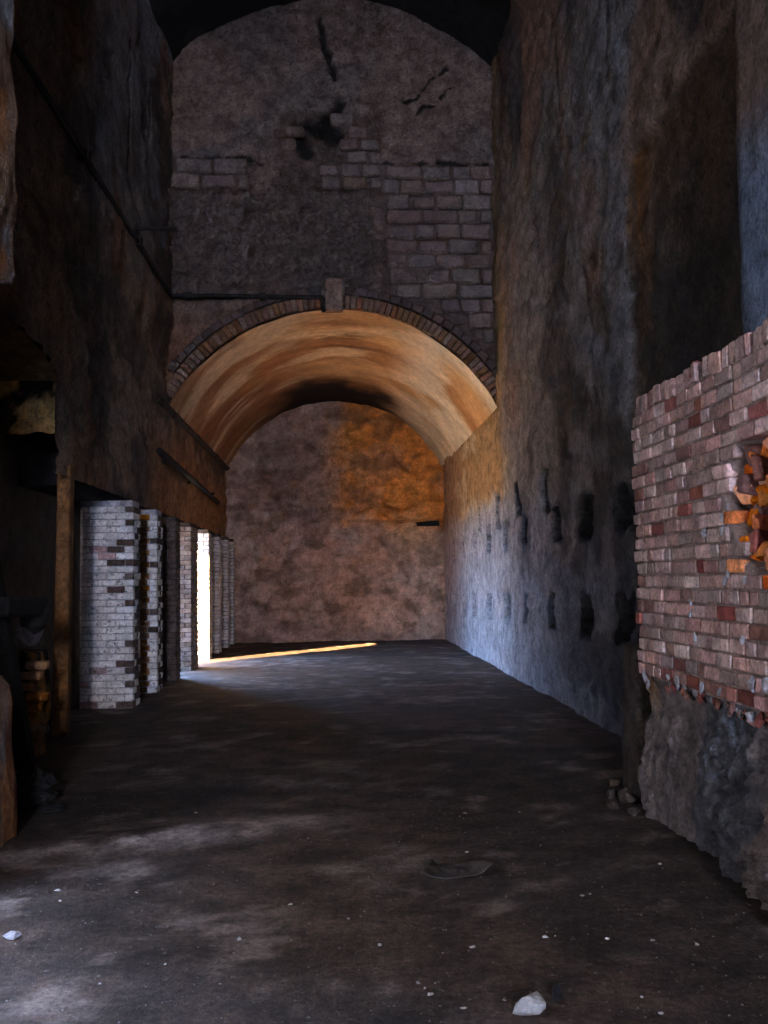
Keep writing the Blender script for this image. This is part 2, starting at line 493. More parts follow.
xs = np.linspace(XL-0.12, XR+0.12, 220)
vs = np.linspace(0, 1, 260)
Xg, V = np.meshgrid(xs, vs, indexing='ij')
z0 = arc_t(Xg, 0.10); z1 = HALL_C+0.3
Zg = z0+(z1-z0)*V
D = (fbm(Xg*0.7, Zg*0.7, 0, 3, 201)-0.5)*0.10+(fbm(Xg*3.5, Zg*4.5, 4, 4, 203, 0.65)-0.5)*0.11
D += 0.024*flake(Xg*1.0, Zg*1.4, 208)
# roughly hacked patch
_e = 0.5*(fbm(Xg*2.2, Zg*2.2, 6, 4, 204)-0.5)
hack = sstep(0.9, 0.6, Xg+_e)*sstep(8.5, 8.1, Zg+_e)*sstep(6.2, 6.7, Zg)
hk = fbm(Xg*4.2+Zg*2.0, Zg*6.5-Xg*2.2, 3, 4, 205)
D += hack*(np.abs(hk-0.5)*1.5-0.13)
brickzone = np.maximum(sstep(0.78, 0.92, Xg)*sstep(8.80, 8.72, Zg), sstep(-1.30, -1.45, Xg)*sstep(8.9, 8.84, Zg)*sstep(8.22, 8.3, Zg))
brickzone = np.maximum(brickzone, sstep(-0.98, -0.85, Xg)*sstep(0.92, 0.8, Xg)*sstep(8.2, 8.3, Zg)*sstep(9.75, 9.62, Zg))
brickzone = brickzone*sstep(0.30, 0.42, fbm(Xg*2.2, Zg*2.2, 9, 4, 206)+0.12)
D -= 0.05*brickzone


def crack(pts, wid, dep):
    global D, dark
    for (ax, az), (bx, bz) in zip(pts[:-1], pts[1:]):
        dx, dz = bx-ax, bz-az; l2 = dx*dx+dz*dz
        t = np.clip(((Xg-ax)*dx+(Zg-az)*dz)/l2, 0, 1)
        dist = np.hypot(Xg-ax-t*dx, Zg-az-t*dz) + 0.13*(fbm(Xg*7, Zg*7, 1, 4, 207)-0.5)
        m = sstep(wid, wid*0.35, dist)
        D = D-dep*m*(D > -dep*0.8)
        dark = np.maximum(dark, m)


dark = np.zeros_like(D)
crack([(-0.20, 11.42), (-0.12, 10.95), (-0.02, 10.62), (0.07, 10.3)], 0.07, 0.14)
crack([(0.15, 9.85), (0.05, 9.62), (-0.25, 9.50), (-0.60, 9.45), (-0.62, 9.15)], 0.13, 0.14)
crack([(-0.30, 9.42), (0.05, 9.30)], 0.22, 0.14)
crack([(-0.55, 9.30), (-0.45, 9.0)], 0.16, 0.12)
crack([(1.30, 9.9), (1.5, 9.98), (1.72, 10.28), (2.05, 10.5)], 0.03, 0.05)
crack([(1.45, 9.65), (1.6, 9.82), (1.8, 9.85)], 0.03, 0.05)
crack([(2.25, 10.2), (2.05, 10.15), (1.9, 10.0)], 0.025, 0.05)
crack([(-2.78, 8.90), (-1.5, 8.88), (-1.1, 8.7)], 0.03, 0.05)
crack([(0.86, 8.8), (2.7, 8.78)], 0.03, 0.05)
c_w = lin(134, 110, 98)*np.ones(Xg.shape+(3,))
c_w = cmix(c_w, lin(118, 104, 96), sstep(0.45, 0.6, fbm(Xg*0.7, Zg*0.7, 2, 5, 211)))
c_w = cmix(c_w, lin(112, 100, 92), 0.6*hack)
c_w = cmix(c_w, lin(92, 76, 67), brickzone*0.8)
c_w = cmix(c_w, lin(128, 84, 54), 0.7*sstep(6.4, 5.6, Zg)*sstep(-1.0, -1.8, Xg))
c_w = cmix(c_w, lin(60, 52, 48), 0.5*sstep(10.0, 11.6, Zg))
c_w = cmix(c_w, np.array([0.010, 0.009, 0.009]), dark*0.95)
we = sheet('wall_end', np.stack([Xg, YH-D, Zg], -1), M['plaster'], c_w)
tag(we, 'high plaster end wall with exposed stone blocks over the tunnel arch', 'wall', kind='structure')
boxes('wall_core', [(-3.9, XR+0.9, YH+0.5, YH+0.8, ZC+0.55, 12.6)], M['core'], we)

# --- tunnel vault (barrel) and its far wall
th = math.asin(HW/R_T)
ts = np.linspace(-th, th, 120)
ys = np.linspace(YH-0.02, YF+0.15, 160)
T, Yg = np.meshgrid(ts, ys, indexing='ij')
D = (fbm(T*3, Yg*0.6, 0, 4, 301)-0.5)*0.09
Xg = XC+(R_T+D)*np.sin(T); Zg = ZC-R_T+(R_T+D)*np.cos(T)
c = lin(190, 150, 104)*np.ones(T.shape+(3,))
st = fbm(T*1.1+Yg*0.16, Yg*0.9-T*1.0, 2, 5, 303)
c = cmix(c, lin(148, 100, 60), 0.75*sstep(0.44, 0.64, st))
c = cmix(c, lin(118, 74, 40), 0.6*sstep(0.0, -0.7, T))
c = cmix(c, lin(226, 204, 168), 0.6*sstep(0.50, 0.68, fbm(T*1.4, Yg*1.0+T, 8, 5, 305)))
c = cmix(c, lin(222, 208, 184), 0.9*sstep(0.30, 0.70, T)*sstep(0.40, 0.58, fbm(T*2, Yg*0.8, 5, 4, 307)))  # side lit from the doorway, lightened in the colour itself
stn = np.exp(-((T-0.02)/0.17)**2-((Yg-19.3)/0.35)**2)
c = cmix(c, lin(84, 40, 18), 0.9*stn*sstep(0.4, 0.55, fbm(T*9, Yg*7, 1, 4, 309)))
stn = np.exp(-((T-0.10)/0.3)**2-((Yg-20.2)/0.14)**2)
c = cmix(c, lin(74, 38, 18), 0.8*stn)
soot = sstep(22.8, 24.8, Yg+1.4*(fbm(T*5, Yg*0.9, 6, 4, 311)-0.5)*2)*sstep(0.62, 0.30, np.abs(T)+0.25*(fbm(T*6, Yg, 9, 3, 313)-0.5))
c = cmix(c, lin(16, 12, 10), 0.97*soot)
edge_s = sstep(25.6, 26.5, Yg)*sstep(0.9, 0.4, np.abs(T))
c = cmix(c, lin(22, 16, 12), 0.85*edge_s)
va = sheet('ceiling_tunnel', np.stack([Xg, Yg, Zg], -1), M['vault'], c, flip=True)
tag(va, 'ochre-stained barrel vault with a sooty crown over the tunnel', 'ceiling', kind='structure')

Xg, Zg = grid(XL-0.15, XR+0.15, -0.05, ZC+0.15, 0.045)
D = (fbm(Xg*0.8, Zg*0.8, 0, 3, 321)-0.5)*0.12+(fbm(Xg*2.4, Zg*3.4, 4, 5, 323, 0.65)-0.5)*0.30
D += 0.05*flake(Xg*0.9, Zg*1.3, 324, (0.42, 0.47, 0.52, 0.57))
led = 3.06+0.05*(fbm(Xg*1.5, 0*Xg, 1, 3, 325)-0.5)
D += 0.05*sstep(0.03, 0.0, Zg-led)
D -= 0.10*np.exp(-((Zg-led-0.03)/0.03)**2)*sstep(0.4, 0.55, fbm(Xg*1.2, 0*Xg, 7, 3, 326))
for (ax, az, bx, bz) in ((0.6, 3.35, 1.1, 3.55), (1.3, 3.5, 1.9, 3.4), (1.2, 2.6, 1.7, 1.9), (1.7, 2.0, 2.0, 1.4), (0.9, 1.55, 1.4, 1.75), (-0.5, 5.1, -0.3, 4.6), (0.2, 1.3, -0.4, 0.9), (1.4, 5.0, 1.9, 4.4), (-1.6, 3.8, -0.7, 3.4)):
    dx, dz = bx-ax, bz-az; t = np.clip(((Xg-ax)*dx+(Zg-az)*dz)/(dx*dx+dz*dz), 0, 1)
    D -= 0.14*sstep(0.10, 0.02, np.hypot(Xg-ax-t*dx, Zg-az-t*dz)+0.10*(fbm(Xg*5, Zg*5, 2, 3, 327)-0.4))
c = lin(192, 152, 130)*np.ones(Xg.shape+(3,))
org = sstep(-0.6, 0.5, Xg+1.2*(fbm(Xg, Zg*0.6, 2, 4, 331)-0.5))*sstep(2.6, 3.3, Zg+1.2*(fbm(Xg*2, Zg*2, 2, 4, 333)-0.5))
c = cmix(c, lin(222, 138, 58), 0.95*org)  # orange stain, with the warm bounce glow painted into it
c = cmix(c, lin(134, 108, 92), (1-org)*sstep(3.0, 3.4, Zg)*0.6)
c = cmix(c, lin(190, 160, 138), 0.7*sstep(0.54, 0.64, fbm(Xg*1.3, Zg*1.3, 5, 5, 335))*(1-org*0.7))
c = cmix(c, lin(104, 78, 62), 0.5*sstep(0.5, 0.62, fbm(Xg*1.6, Zg*2.4, 8, 5, 337)))
c = cmix(c, lin(212, 170, 130), 0.8*np.exp(-((Xg-1.9)/0.55)**2-((Zg-2.75)/0.4)**2))  # bright spot of light painted into the wall colour
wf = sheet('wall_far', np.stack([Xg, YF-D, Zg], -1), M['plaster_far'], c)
tag(wf, 'orange-stained plaster wall with painted warm glow closing the far end of the tunnel', 'wall', kind='structure')
boxes('wall_core', [(-3.9, XR+0.9, YF+0.3, YF+0.6, -0.5, 7.4)], M['core'], wf)
boxes('roof_slab', [(-3.9, XR+0.9, YH+0.4, YF+0.6, 6.75, 7.1)], M['core'], va)

# --- high hall vault
th = math.asin(min(1, (HW+0.1)/R_H))
T, Yg = np.meshgrid(np.linspace(-th, th, 60), np.linspace(-14.6, YH+0.1, 120), indexing='ij')
D = (fbm(T*4, Yg*0.7, 0, 4, 341)-0.5)*0.10
P = np.stack([XC+(R_H+D)*np.sin(T), Yg, HALL_C-R_H+(R_H+D)*np.cos(T)], -1)
c = cmix(lin(44, 38, 36)*np.ones(T.shape+(3,)), lin(24, 21, 20), sstep(0.45, 0.6, fbm(T*3, Yg*0.6, 5, 4, 343)))
vh = sheet('ceiling', P, M['plaster'], c, flip=True)
tag(vh, 'blackened barrel vault high above the hall', 'ceiling', kind='structure')
boxes('roof_slab', [(-3.9, XR+0.9, -14.9, YH+0.8, 12.2, 12.6)], M['core'], vh)

# --- near left wall ending in a broken stone jamb, with the side opening that lets the daylight in
zz = np.linspace(-0.05, 10.6, 180)
edge = 6.62 + 0.14*sstep(1.2, 0.2, zz) - 0.62*sstep(1.05, 1.25, zz)*sstep(3.55, 3.35, zz) + 0.10*(fbm(zz*3, 0*zz, 0, 4, 351)-0.5)
face_x = -2.05 - 0.30*sstep(0.95, 1.25, zz)*sstep(3.55, 3.35, zz)
us = np.linspace(0, 1, 70)
U, Zg = np.meshgrid(us, zz, indexing='ij')
E_ = np.broadcast_to(edge, U.shape); FX = np.broadcast_to(face_x, U.shape)
# first 50 columns run along the aisle face from Y=5.35 to the edge, the rest turn the corner towards the left wall
k = 50
t1 = np.clip(U/us[k-1], 0, 1); t2 = np.clip((U-us[k-1])/(1-us[k-1]), 0, 1)
Yg = 5.35+(E_-5.35)*t1
Xg = FX-0.95*t2
D = (fbm(Yg*2.4+Xg*2.4, Zg*2.0, 0, 4, 353)-0.5)*0.12
P = np.stack([Xg+D*(t2 <= 0)*sstep(0, 0.2, t1), Yg+D*(t2 > 0)*0.6, Zg], -1)
c = lin(150, 118, 92)*np.ones(U.shape+(3,))
c = cmix(c, lin(168, 170, 176), sstep(0.45, 0.6, fbm(Yg*2, Zg*1.2, 3, 4, 355)))
c = cmix(c, lin(160, 98, 46), 0.8*sstep(0.5, 0.6, fbm(Yg*3, Zg*1.5, 8, 4, 357)))
_back = P[:1].copy(); _back[..., 0] = -2.98; _back[..., 1] -= 0.01          # close the near side of the jamb
_mid = P[:1].copy(); _mid[..., 1] -= 0.008
P = np.concatenate([_back, _mid, P]); c = np.concatenate([c[:1], c[:1], c])
jm = sheet('wall_near', P, M['rock'], c, flip=True)
tag(jm, 'broken stone jamb of the near side opening, worn in at mid height', 'jamb', kind='structure')
boxes('wall_core', [(-3.0, -2.42, 5.3, 5.9, -0.5, 12.6), (-3.0, -2.42, 3.5, 5.5, 2.4, 3.6), (-3.0, -2.0, 3.5, 5.5, 3.6, 12.6), (-3.0, -2.0, -14.9, 3.5, -0.5, 12.6)], M['core'], jm)
rw = boxes('wall_rear', [(-3.9, -1.0, -15.0, -14.4, -0.5, 12.6), (1.8, XR+0.9, -15.0, -14.4, -0.5, 12.6), (-1.0, 1.8, -15.0, -14.4, 6.2, 12.6)], M['core'])
tag(rw, 'plain masonry wall behind the hall with one open doorway', 'wall', kind='structure')

# ground outside the tunnel doorway
X, Y = grid(-40, -3.5, -20, 45, 0.9)
g = sheet('ground', np.stack([X, Y, -0.08+0.1*(fbm(X*0.3, Y*0.3, 0, 3, 361)-0.5)*sstep(-4, -8, X)], -1), M['ground'])
tag(g, 'sunlit sandy ground outside the tunnel doorway', 'ground', kind='structure')


cw = boxes('wall_courtyard', [(-7.2, -6.6, -14.0, 6.4, -0.5, 5.5)], M['core'])  # unseen wall, added to keep the sun out of the side opening
tag(cw, 'unseen wall added to block sun from the near side opening', 'wall', kind='structure')


# ------------------------------------------------------------------ bricks
def brick_mesh(name, lx, ly, lz, mat, bev=0.008, jit=0.004, seed=0):
    """a worn brick centred on the origin: 6 faces, chamfered all round the -X ... uses a bevelled jittered box"""
    rs = random.Random(seed)
    bm = bmesh.new()
    bmesh.ops.create_cube(bm, size=1.0)
    for v in bm.verts:
        v.co = Vector((v.co.x*lx+rs.uniform(-jit, jit), v.co.y*ly+rs.uniform(-jit, jit), v.co.z*lz+rs.uniform(-jit, jit)))
    bmesh.ops.bevel(bm, geom=list(bm.edges), offset=bev, segments=1, affect='EDGES', profile=0.5)
    me = bpy.data.meshes.new(name)
    bm.to_mesh(me); bm.free()
    me.materials.append(mat)
    return me


_cache = {}


def brick_variants(kind, lx, ly, lz, mat, n=4, bev=0.006, jit=0.005):
    key = (kind, round(lx, 3), round(ly, 3), round(lz, 3), mat.name)
    if key not in _cache:
        _cache[key] = [brick_mesh(kind, lx, ly, lz, mat, bev, jit, seed=zlib.crc32(repr(key).encode()) % 1000+i) for i in range(n)]
    return random.choice(_cache[key])


def place(me, name, parent, loc, rot=(0, 0, 0)):
    o = bpy.data.objects.new(name, me)
    COL.objects.link(o)
    o.location = Vector(loc)-(parent.location if parent else Vector())
    o.rotation_euler = rot
    o.parent = parent
    return o


def join_meshes(name, items, mat, parent):
    """items: list of (mesh, loc, rot) -> one mesh"""
    bm = bmesh.new()
    for me, loc, rot in items:
        nb = len(bm.verts)
        bm.from_mesh(me)
        bm.verts.ensure_lookup_table()
        Mx = Matrix.Translation(Vector(loc)-parent.location) @ (Matrix.Rotation(rot[2], 4, 'Z') @ Matrix.Rotation(rot[1], 4, 'Y') @ Matrix.Rotation(rot[0], 4, 'X'))
        for v in bm.verts[nb:]:
            v.co = Mx @ v.co
    me = bpy.data.meshes.new(name)
    bm.to_mesh(me); bm.free()
    me.materials.clear(); me.materials.append(mat)
    o = bpy.data.objects.new(name, me)
    COL.objects.link(o); o.parent = parent
    return o


def lump_mesh(name, r, mat, seed, sq=(1, 1, 1), sub=2, amp=0.35, ang=False):
    bm = bmesh.new()
    bmesh.ops.create_icosphere(bm, subdivisions=sub, radius=1.0)
    co = np.array([v.co for v in bm.verts])
    nn = fbm(co[:, 0]*1.9+seed*3.1, co[:, 1]*1.9, co[:, 2]*1.9, 4, seed, 0.7)
    for v, q in zip(bm.verts, nn):
        s = 1+amp*2*(q-0.5)
        v.co = Vector((v.co.x*sq[0], v.co.y*sq[1], v.co.z*sq[2]))*(r*s)
    me = bpy.data.meshes.new(name)
    bm.to_mesh(me); bm.free()
    me.materials.append(mat)
    return me


def rock_mesh(name, r, mat, seed, sq=(1, 1, 1), n=16):
    rs = np.random.default_rng(seed)
    bm = bmesh.new()
    for p in rs.normal(size=(n, 3)):
        p = p/np.linalg.norm(p)*rs.uniform(0.75, 1.1)
        bm.verts.new(Vector(p*np.array(sq)*r))
    res = bmesh.ops.convex_hull(bm, input=list(bm.verts))
    for v in [v for v in bm.verts if not v.link_faces]: bm.verts.remove(v)
    me = bpy.data.meshes.new(name)
    bm.to_mesh(me); bm.free()
    me.materials.append(mat)
    return me


# --- the broken brick wall on its rock base
bw = empty('brick_wall', (2.3, 6.0, 0))
tag(bw, 'broken red brick wall standing on a rough rock base', 'brick wall')
Y_END, Y_FRM, Y_BACK = 7.08, 4.55, 2.2
CAV = (4.90, 1.93, 0.47, 0.36)       # cavity centre y, z, half sizes


def cav(y, z):
    y = np.asarray(y, float); z = np.asarray(z, float)
    return np.hypot((y-CAV[0])/CAV[2], (z-CAV[1])/CAV[3]) + 0.5*(fbm(y*5, z*5, 3, 3, 401)-0.5)


Yg, Zg = grid(Y_BACK, Y_END-0.02, ZB-0.005, ZT-0.03, 0.035)
D = (fbm(Yg*6, Zg*6, 0, 3, 403)-0.5)*0.014
cv = sstep(1.02, 0.8, cav(Yg, Zg))
D -= 0.20*cv
P = np.stack([XB+0.015-D, Yg, Zg], -1)
P[-1, :, 0] += 0.30; P[-1, :, 1] = P[-2, :, 1]
P[:, -1, 0] += 0.30
P[0, :, 0] += 0.30
c = lin(156, 134, 126)*np.ones(Yg.shape+(3,))
c = cmix(c, lin(30, 26, 26), cv*0.8)
core = sheet('mortar_core', P, M['rock'], c, parent=bw)
boxes('wall_body', [(XB+0.24, XB+0.42, Y_BACK, Y_END-0.12, 0.0, ZT-0.06)], M['mortar'], bw)
CH = 0.0845
n_course = int((ZT-0.115-ZB)/CH)
far_items = []
nbr = 0
for ci in range(n_course):
    z = ZB+CH*(ci+0.5)
    y = Y_END+random.uniform(-0.05, 0.03)
    if 0.25 < (z-ZB)/(ZT-ZB) < 0.8: y -= random.uniform(0.0, 0.06)
    hdr = (ci % 3 == 0)
    first = True
    while y > Y_BACK+0.1:
        ln = 0.105 if (random.random() < (0.6 if hdr else 0.15)) else 0.215
        if first and ci % 2: ln = 0.16
        first = False
        ln += random.choice((-0.01, 0, 0.01))
        yc = y-ln/2
        y -= ln+0.012
        cz = float(cav(yc, z))
        if cz < 0.98: continue
        r = random.random()
        mat = M['brick'] if r < 0.92 else M['brick_red']
        if 1.35 < z < 1.62 and yc > 6.5 and r > 0.5: mat = M['brick_red']
        if z < ZB+CH*1.0: mat = M['brick_red'] if r > 0.5 else M['brick']
        if cz < 1.25 and r > 0.6: mat = M['brick_orange']
        me = brick_variants('brick', 0.10, round(ln, 2), CH-0.012, mat)
        loc = (XB+0.05+random.uniform(-0.007, 0.009), yc, z+random.uniform(-0.002, 0.002))
        rot = (random.uniform(-0.012, 0.012), random.uniform(-0.02, 0.02), random.uniform(-0.025, 0.025))
        if yc > Y_FRM and nbr < 292:
            place(me, 'brick', bw, loc, rot); nbr += 1
        else:
            far_items.append((me, loc, rot))
# coping course of bricks on end
y = Y_END-0.16; k = 0
cop = 0
gap_y = 5.68
while y > Y_BACK+0.1:
    wd = random.choice((0.062, 0.068, 0.075))
    yc = y-wd/2; y -= wd+0.010
    if abs(yc-gap_y) < 0.05: continue
    me = brick_variants('coping_brick', 0.21, wd, 0.112, M['brick'], n=3)
    loc = (XB+0.10+random.uniform(-0.012, 0.012), yc, ZT-0.06+random.uniform(-0.012, 0.010))
    rot = (random.uniform(-0.05, 0.05), 0, random.uniform(-0.03, 0.03))
    if yc > Y_FRM: place(me, 'coping_brick', bw, loc, rot)
    else: far_items.append((me, loc, rot))
me = brick_variants('coping_brick', 0.16, 0.07, 0.10, M['brick_red'], n=1)
place(me, 'coping_brick', bw, (XB+0.07, 5.80, ZT-0.045), (0.25, 0.1, 0.15))
st = join_meshes('brick_courses', far_items, M['brick_stuff'], bw); st['kind'] = 'stuff'
# broken orange bricks inside the cavity
for k in range(66):
    yc, zc_ = random.uniform(4.45, 5.26), random.uniform(1.60, 2.27)
    if float(cav(yc, zc_)) > 0.92: continue
    sz = (0.11, random.choice((0.08, 0.11, 0.14)), random.choice((0.075, 0.10, 0.12)))
    me = brick_variants('broken_brick', *sz, M['brick_orange'] if k % 4 else M['brick_red'], n=3, bev=0.010, jit=0.018)
    place(me, 'broken_brick', bw, (XB+0.115+random.uniform(-0.04, 0.05), yc, zc_), tuple(random.uniform(-0.4, 0.4) for _ in range(3)))
# pale mortar lumps and patches
spots = [(704, 533, 1.3), (722, 530, 1.2), (725, 582, 1.3), (728, 575, 0.9), (745, 580, 1.1), (690, 602, 0.9), (695, 636, 1.2), (743, 640, 1.0), (668, 678, 1.2), (677, 682, 1.4),
         (685, 686, 1.1), (702, 688, 1.4), (720, 692, 1.2), (752, 683, 1.4), (766, 684, 1.5), (645, 676, 1.5), (648, 684, 1.2), (727, 505, 1.0), (722, 518, 1.1), (690, 614, 0.8)]
for k, (px, py, s) in enumerate(spots):
    p = on_x(px, py, XB-0.005)
    me = rock_mesh('mortar_lump', 0.032*s, M['lump'], 500+k, (0.35, 1.1, 0.8), 12)
    place(me, 'mortar_lump', bw, p, (random.uniform(0, 3), 0, 0))
# broken red brick bits along the foot of the courses
for k in range(40):
    yc = random.uniform(4.5, 6.7)
    me = rock_mesh('broken_brick', random.uniform(0.03, 0.05), M['brick_red'] if k % 3 else M['lump'], 700+k, (0.5, 1.0, 0.9), 12)
    place(me, 'broken_brick', bw, (XB+0.02+random.uniform(-0.01, 0.02), yc, ZB-0.005-0.05*random.random()-0.03*max(0, 6.0-yc)*random.random()), tuple(random.uniform(-0.3, 0.3) for _ in range(3)))
# rock base
Yg, Zg = grid(2.2, 7.14, -0.08, ZB+0.03, 0.028)
D = (fbm(Yg*1.6, Zg*0.8, 0, 3, 411)-0.5)*0.20+(np.abs(fbm(Yg*4.5+Zg*1.5, Zg*1.8, 4, 4, 413)-0.5))*0.16+(fbm(Yg*9, Zg*6, 8, 3, 415)-0.5)*0.05
for (cy, cz, ry, rz, amp) in ((5.55, 0.35, 0.55, 0.5, 0.10), (5.0, 0.45, 0.35, 0.55, -0.07), (4.6, 0.35, 0.4, 0.45, 0.14), (6.5, 0.4, 0.5, 0.6, 0.05), (5.75, 0.05, 0.2, 0.12, -0.10)):
    D += amp*np.exp(-((Yg-cy)/ry)**2-((Zg-cz)/rz)**2)
D += 0.10*sstep(0.9, 0.0, Zg)
_r1 = fbm(Yg*2.6+Zg*0.9, Zg*1.9-Yg*0.4, 9, 4, 418)
D += 0.16*np.abs(_r1*8-np.round(_r1*8))*sstep(6.2, 5.4, Yg)+0.07*np.abs(_r1*8-np.round(_r1*8))
D -= 0.14
D *= sstep(ZB+0.05, ZB-0.22, Zg)*0.75+0.25
P = np.stack([XB+0.02-D, Yg, Zg], -1)
P[-1, :, 0] += 0.40; P[-1, :, 1] = P[-2, :, 1]
P[:, -1, 0] += 0.30
P[0, :, 0] += 0.40
P[-2, :, 1] += 0.05*(fbm(Zg[-2]*6, 0*Zg[-2], 0, 3, 417)-0.5)
c = lin(134, 122, 120)*np.ones(Yg.shape+(3,))
_n = 0.7*(fbm(Yg*2.5+Zg*0.5, Zg*1.2, 3, 4, 421)-0.5)
c = cmix(c, lin(86, 90, 98), 0.8*sstep(6.2, 5.9, Yg+_n)*sstep(5.1, 5.4, Yg+_n))
c = cmix(c, lin(152, 134, 126), 0.8*sstep(0.50, 0.60, fbm(Yg*2.4, Zg*2.4, 6, 4, 423))*sstep(5.6, 5.2, Yg))
c = cmix(c, lin(178, 138, 96), 0.8*sstep(6.85, 7.0, Yg)*sstep(0.6, 0.85, Zg))
sheet('rock_base', P, M['rock'], c, parent=bw)

# stub of dark masonry behind the broken end of the brick wall
Zs = np.linspace(0, 1.12, 24)
A = np.linspace(0, 2*math.pi, 22)
Ag, Zg = np.meshgrid(A, Zs, indexing='ij')
rad = 1+0.35*(fbm(np.cos(Ag)*1.5, np.sin(Ag)*1.5, Zg*3, 3, 431)-0.5)*2
sq = 1/np.maximum(np.abs(np.cos(Ag)), np.abs(np.sin(Ag)))
P = np.stack([2.27+0.11*sq*rad*np.cos(Ag), 7.62+0.20*sq*rad*np.sin(Ag), Zg], -1)
P[:, -1, 0] = 2.27; P[:, -1, 1] = 7.62
mst = sheet('masonry_stub', P, M['mortar_dark'])
tag(mst, 'narrow dark masonry stub behind the broken end of the brick wall', 'masonry stub')


# --- brick piers of the arcade
def pier(yf, thick, label, mode, idx, z_top=ZP, x0=-3.38):
    root = empty('brick_pier', (-2.97, yf, 0))
    tag(root, label, 'pier', 'brick piers of the arcade')
    x1 = XP
    boxes('pier_core', [(x0, x1-0.016, yf+0.016, yf+thick, -0.05, z_top)], M['mortar_dark'] if mode > 1 else M['lump'], root)
    ch = 0.0855
    items = []
    for ci in range(int(z_top/ch)):
        z = ch*(ci+0.5)+0.004
        x = x1
        lens = [0.105, 0.215, 0.215, 0.215] if ci % 2 else [0.215, 0.215, 0.215, 0.105]
        if mode == 0: lens = [0.105, 0.215, 0.215, 0.105] if ci % 2 else [0.215, 0.215, 0.215]
        if mode == 1: lens = [0.105 if ci % 2 else 0.135, 0.215, 0.215, 0.2]
        for bi, ln in enumerate(lens):
            if x-ln < x0-0.02: break
            xc = x-ln/2; x -= ln+0.010
            r = random.random()
            if mode == 0:
                mat = M['paint']
                if bi == 0 and r < 0.45 or bi == 1 and r < 0.15 and ci % 2: mat = M['brick_soot']
                elif r < 0.05: mat = M['brick']
            elif mode == 1:
                mat = (M['paint'] if r < 0.9 else M['brick_soot']) if bi == 0 else M['brick_ochre']  # ochre bricks paint the warm light on this pier's face
            else: mat = None
            b = 0.095
            me = brick_variants('brick', ln, b, ch-0.010, mat or M['paint_stuff'], n=3)
            loc = (xc, yf+b/2-random.uniform(0, 0.006), z); rot = (0, 0, random.uniform(-0.012, 0.012))
            if mode <= 1: place(me, 'brick', root, loc, rot)
            else: items.append((me, loc, rot))
        # side face towards the aisle
        y = yf+0.10 if ci % 2 else yf+0.10
        while y < yf+thick-0.04:
            ln = min(0.215 if ci % 2 else 0.105, yf+thick-y)
            if ln < 0.04: break
            me = brick_variants('brick', 0.095, round(ln, 2), ch-0.010, (M['brick_soot'] if random.random() < 0.6 else M['paint']) if mode <= 1 else M['paint_stuff'], n=2)
            loc = (x1-0.0475+random.uniform(0, 0.006), y+ln/2+0.005, z)
            if mode <= 1: place(me, 'brick', root, loc)
            else: items.append((me, loc, (0, 0, 0)))
            y += ln+0.010
    if items:
        o = join_meshes('brick_facing', items, {2: M['paint_stuff'], 3: M['brick_soot'], 4: M['brick_grey_stuff']}[mode], root)
        o['kind'] = 'stuff'
    return root


pier(13.30, 0.46, 'white-painted flaking brick pier with a dark chipped edge, nearest the timber doorpost', 0, 0, x0=-3.265)
pier(15.05, 0.46, 'brick pier with warm light painted on its face and a white edge behind the large flaking white pier', 1, 1)
pier(16.81, 0.46, 'sooty dark brick pier, third from the timber doorpost', 3, 2)
pier(18.53, 0.90, 'grey-brown brick pier just before the sunlit doorway bay', 4, 3, x0=-3.03)
pier(21.12, 0.46, 'brilliantly sunlit white brick pier at the doorway bay', 2, 4)
pier(22.90, 0.46, 'bluish whitewashed brick pier right behind the sunlit pier', 2, 5)
pier(24.70, 0.40, 'shadowed brick pier, second behind the sunlit pier', 2, 6)
pier(26.0, 0.34, 'last shadowed brick pier against the far tunnel wall', 2, 7)

# --- arch ring of bricks round the tunnel mouth, and its keystone
ring = we
th = math.asin(HW/R_T)
for row, (r0, r1) in enumerate(((R_T+0.005, R_T+0.225), (R_T+0.24, R_T+0.38))):
    cnt = 70 if row == 0 else 38
    for k in range(cnt):
        a = -th+2*th*(k+0.5)/cnt
        rm = (r0+r1)/2
        x, z = XC+rm*math.sin(a), ZC-R_T+rm*math.cos(a)
        if x < XL+0.02 or x > XR-0.02 or abs(x-0.01) < 0.2: continue
        wd = 2*th*rm/cnt-0.012
        me = brick_variants('voussoir', round(wd, 3), 0.12, r1-r0-0.01, M['voussoir'] if row == 0 else M['brick_soot'], n=4, bev=0.012, jit=0.008)
        place(me, 'voussoir', ring, (x, YH-0.035-0.02*random.random()-(0.0 if row == 0 else 0.0), z), (0, a, 0))
me = brick_mesh('keystone', 0.30, 0.22, 0.55, M['voussoir'], 0.02, 0.008, 3)
o = place(me, 'keystone', ring, (0.01, YH-0.09, ZC+0.22)); o['label'] = 'brown stone keystone'

# --- exposed blocks in the hall end wall


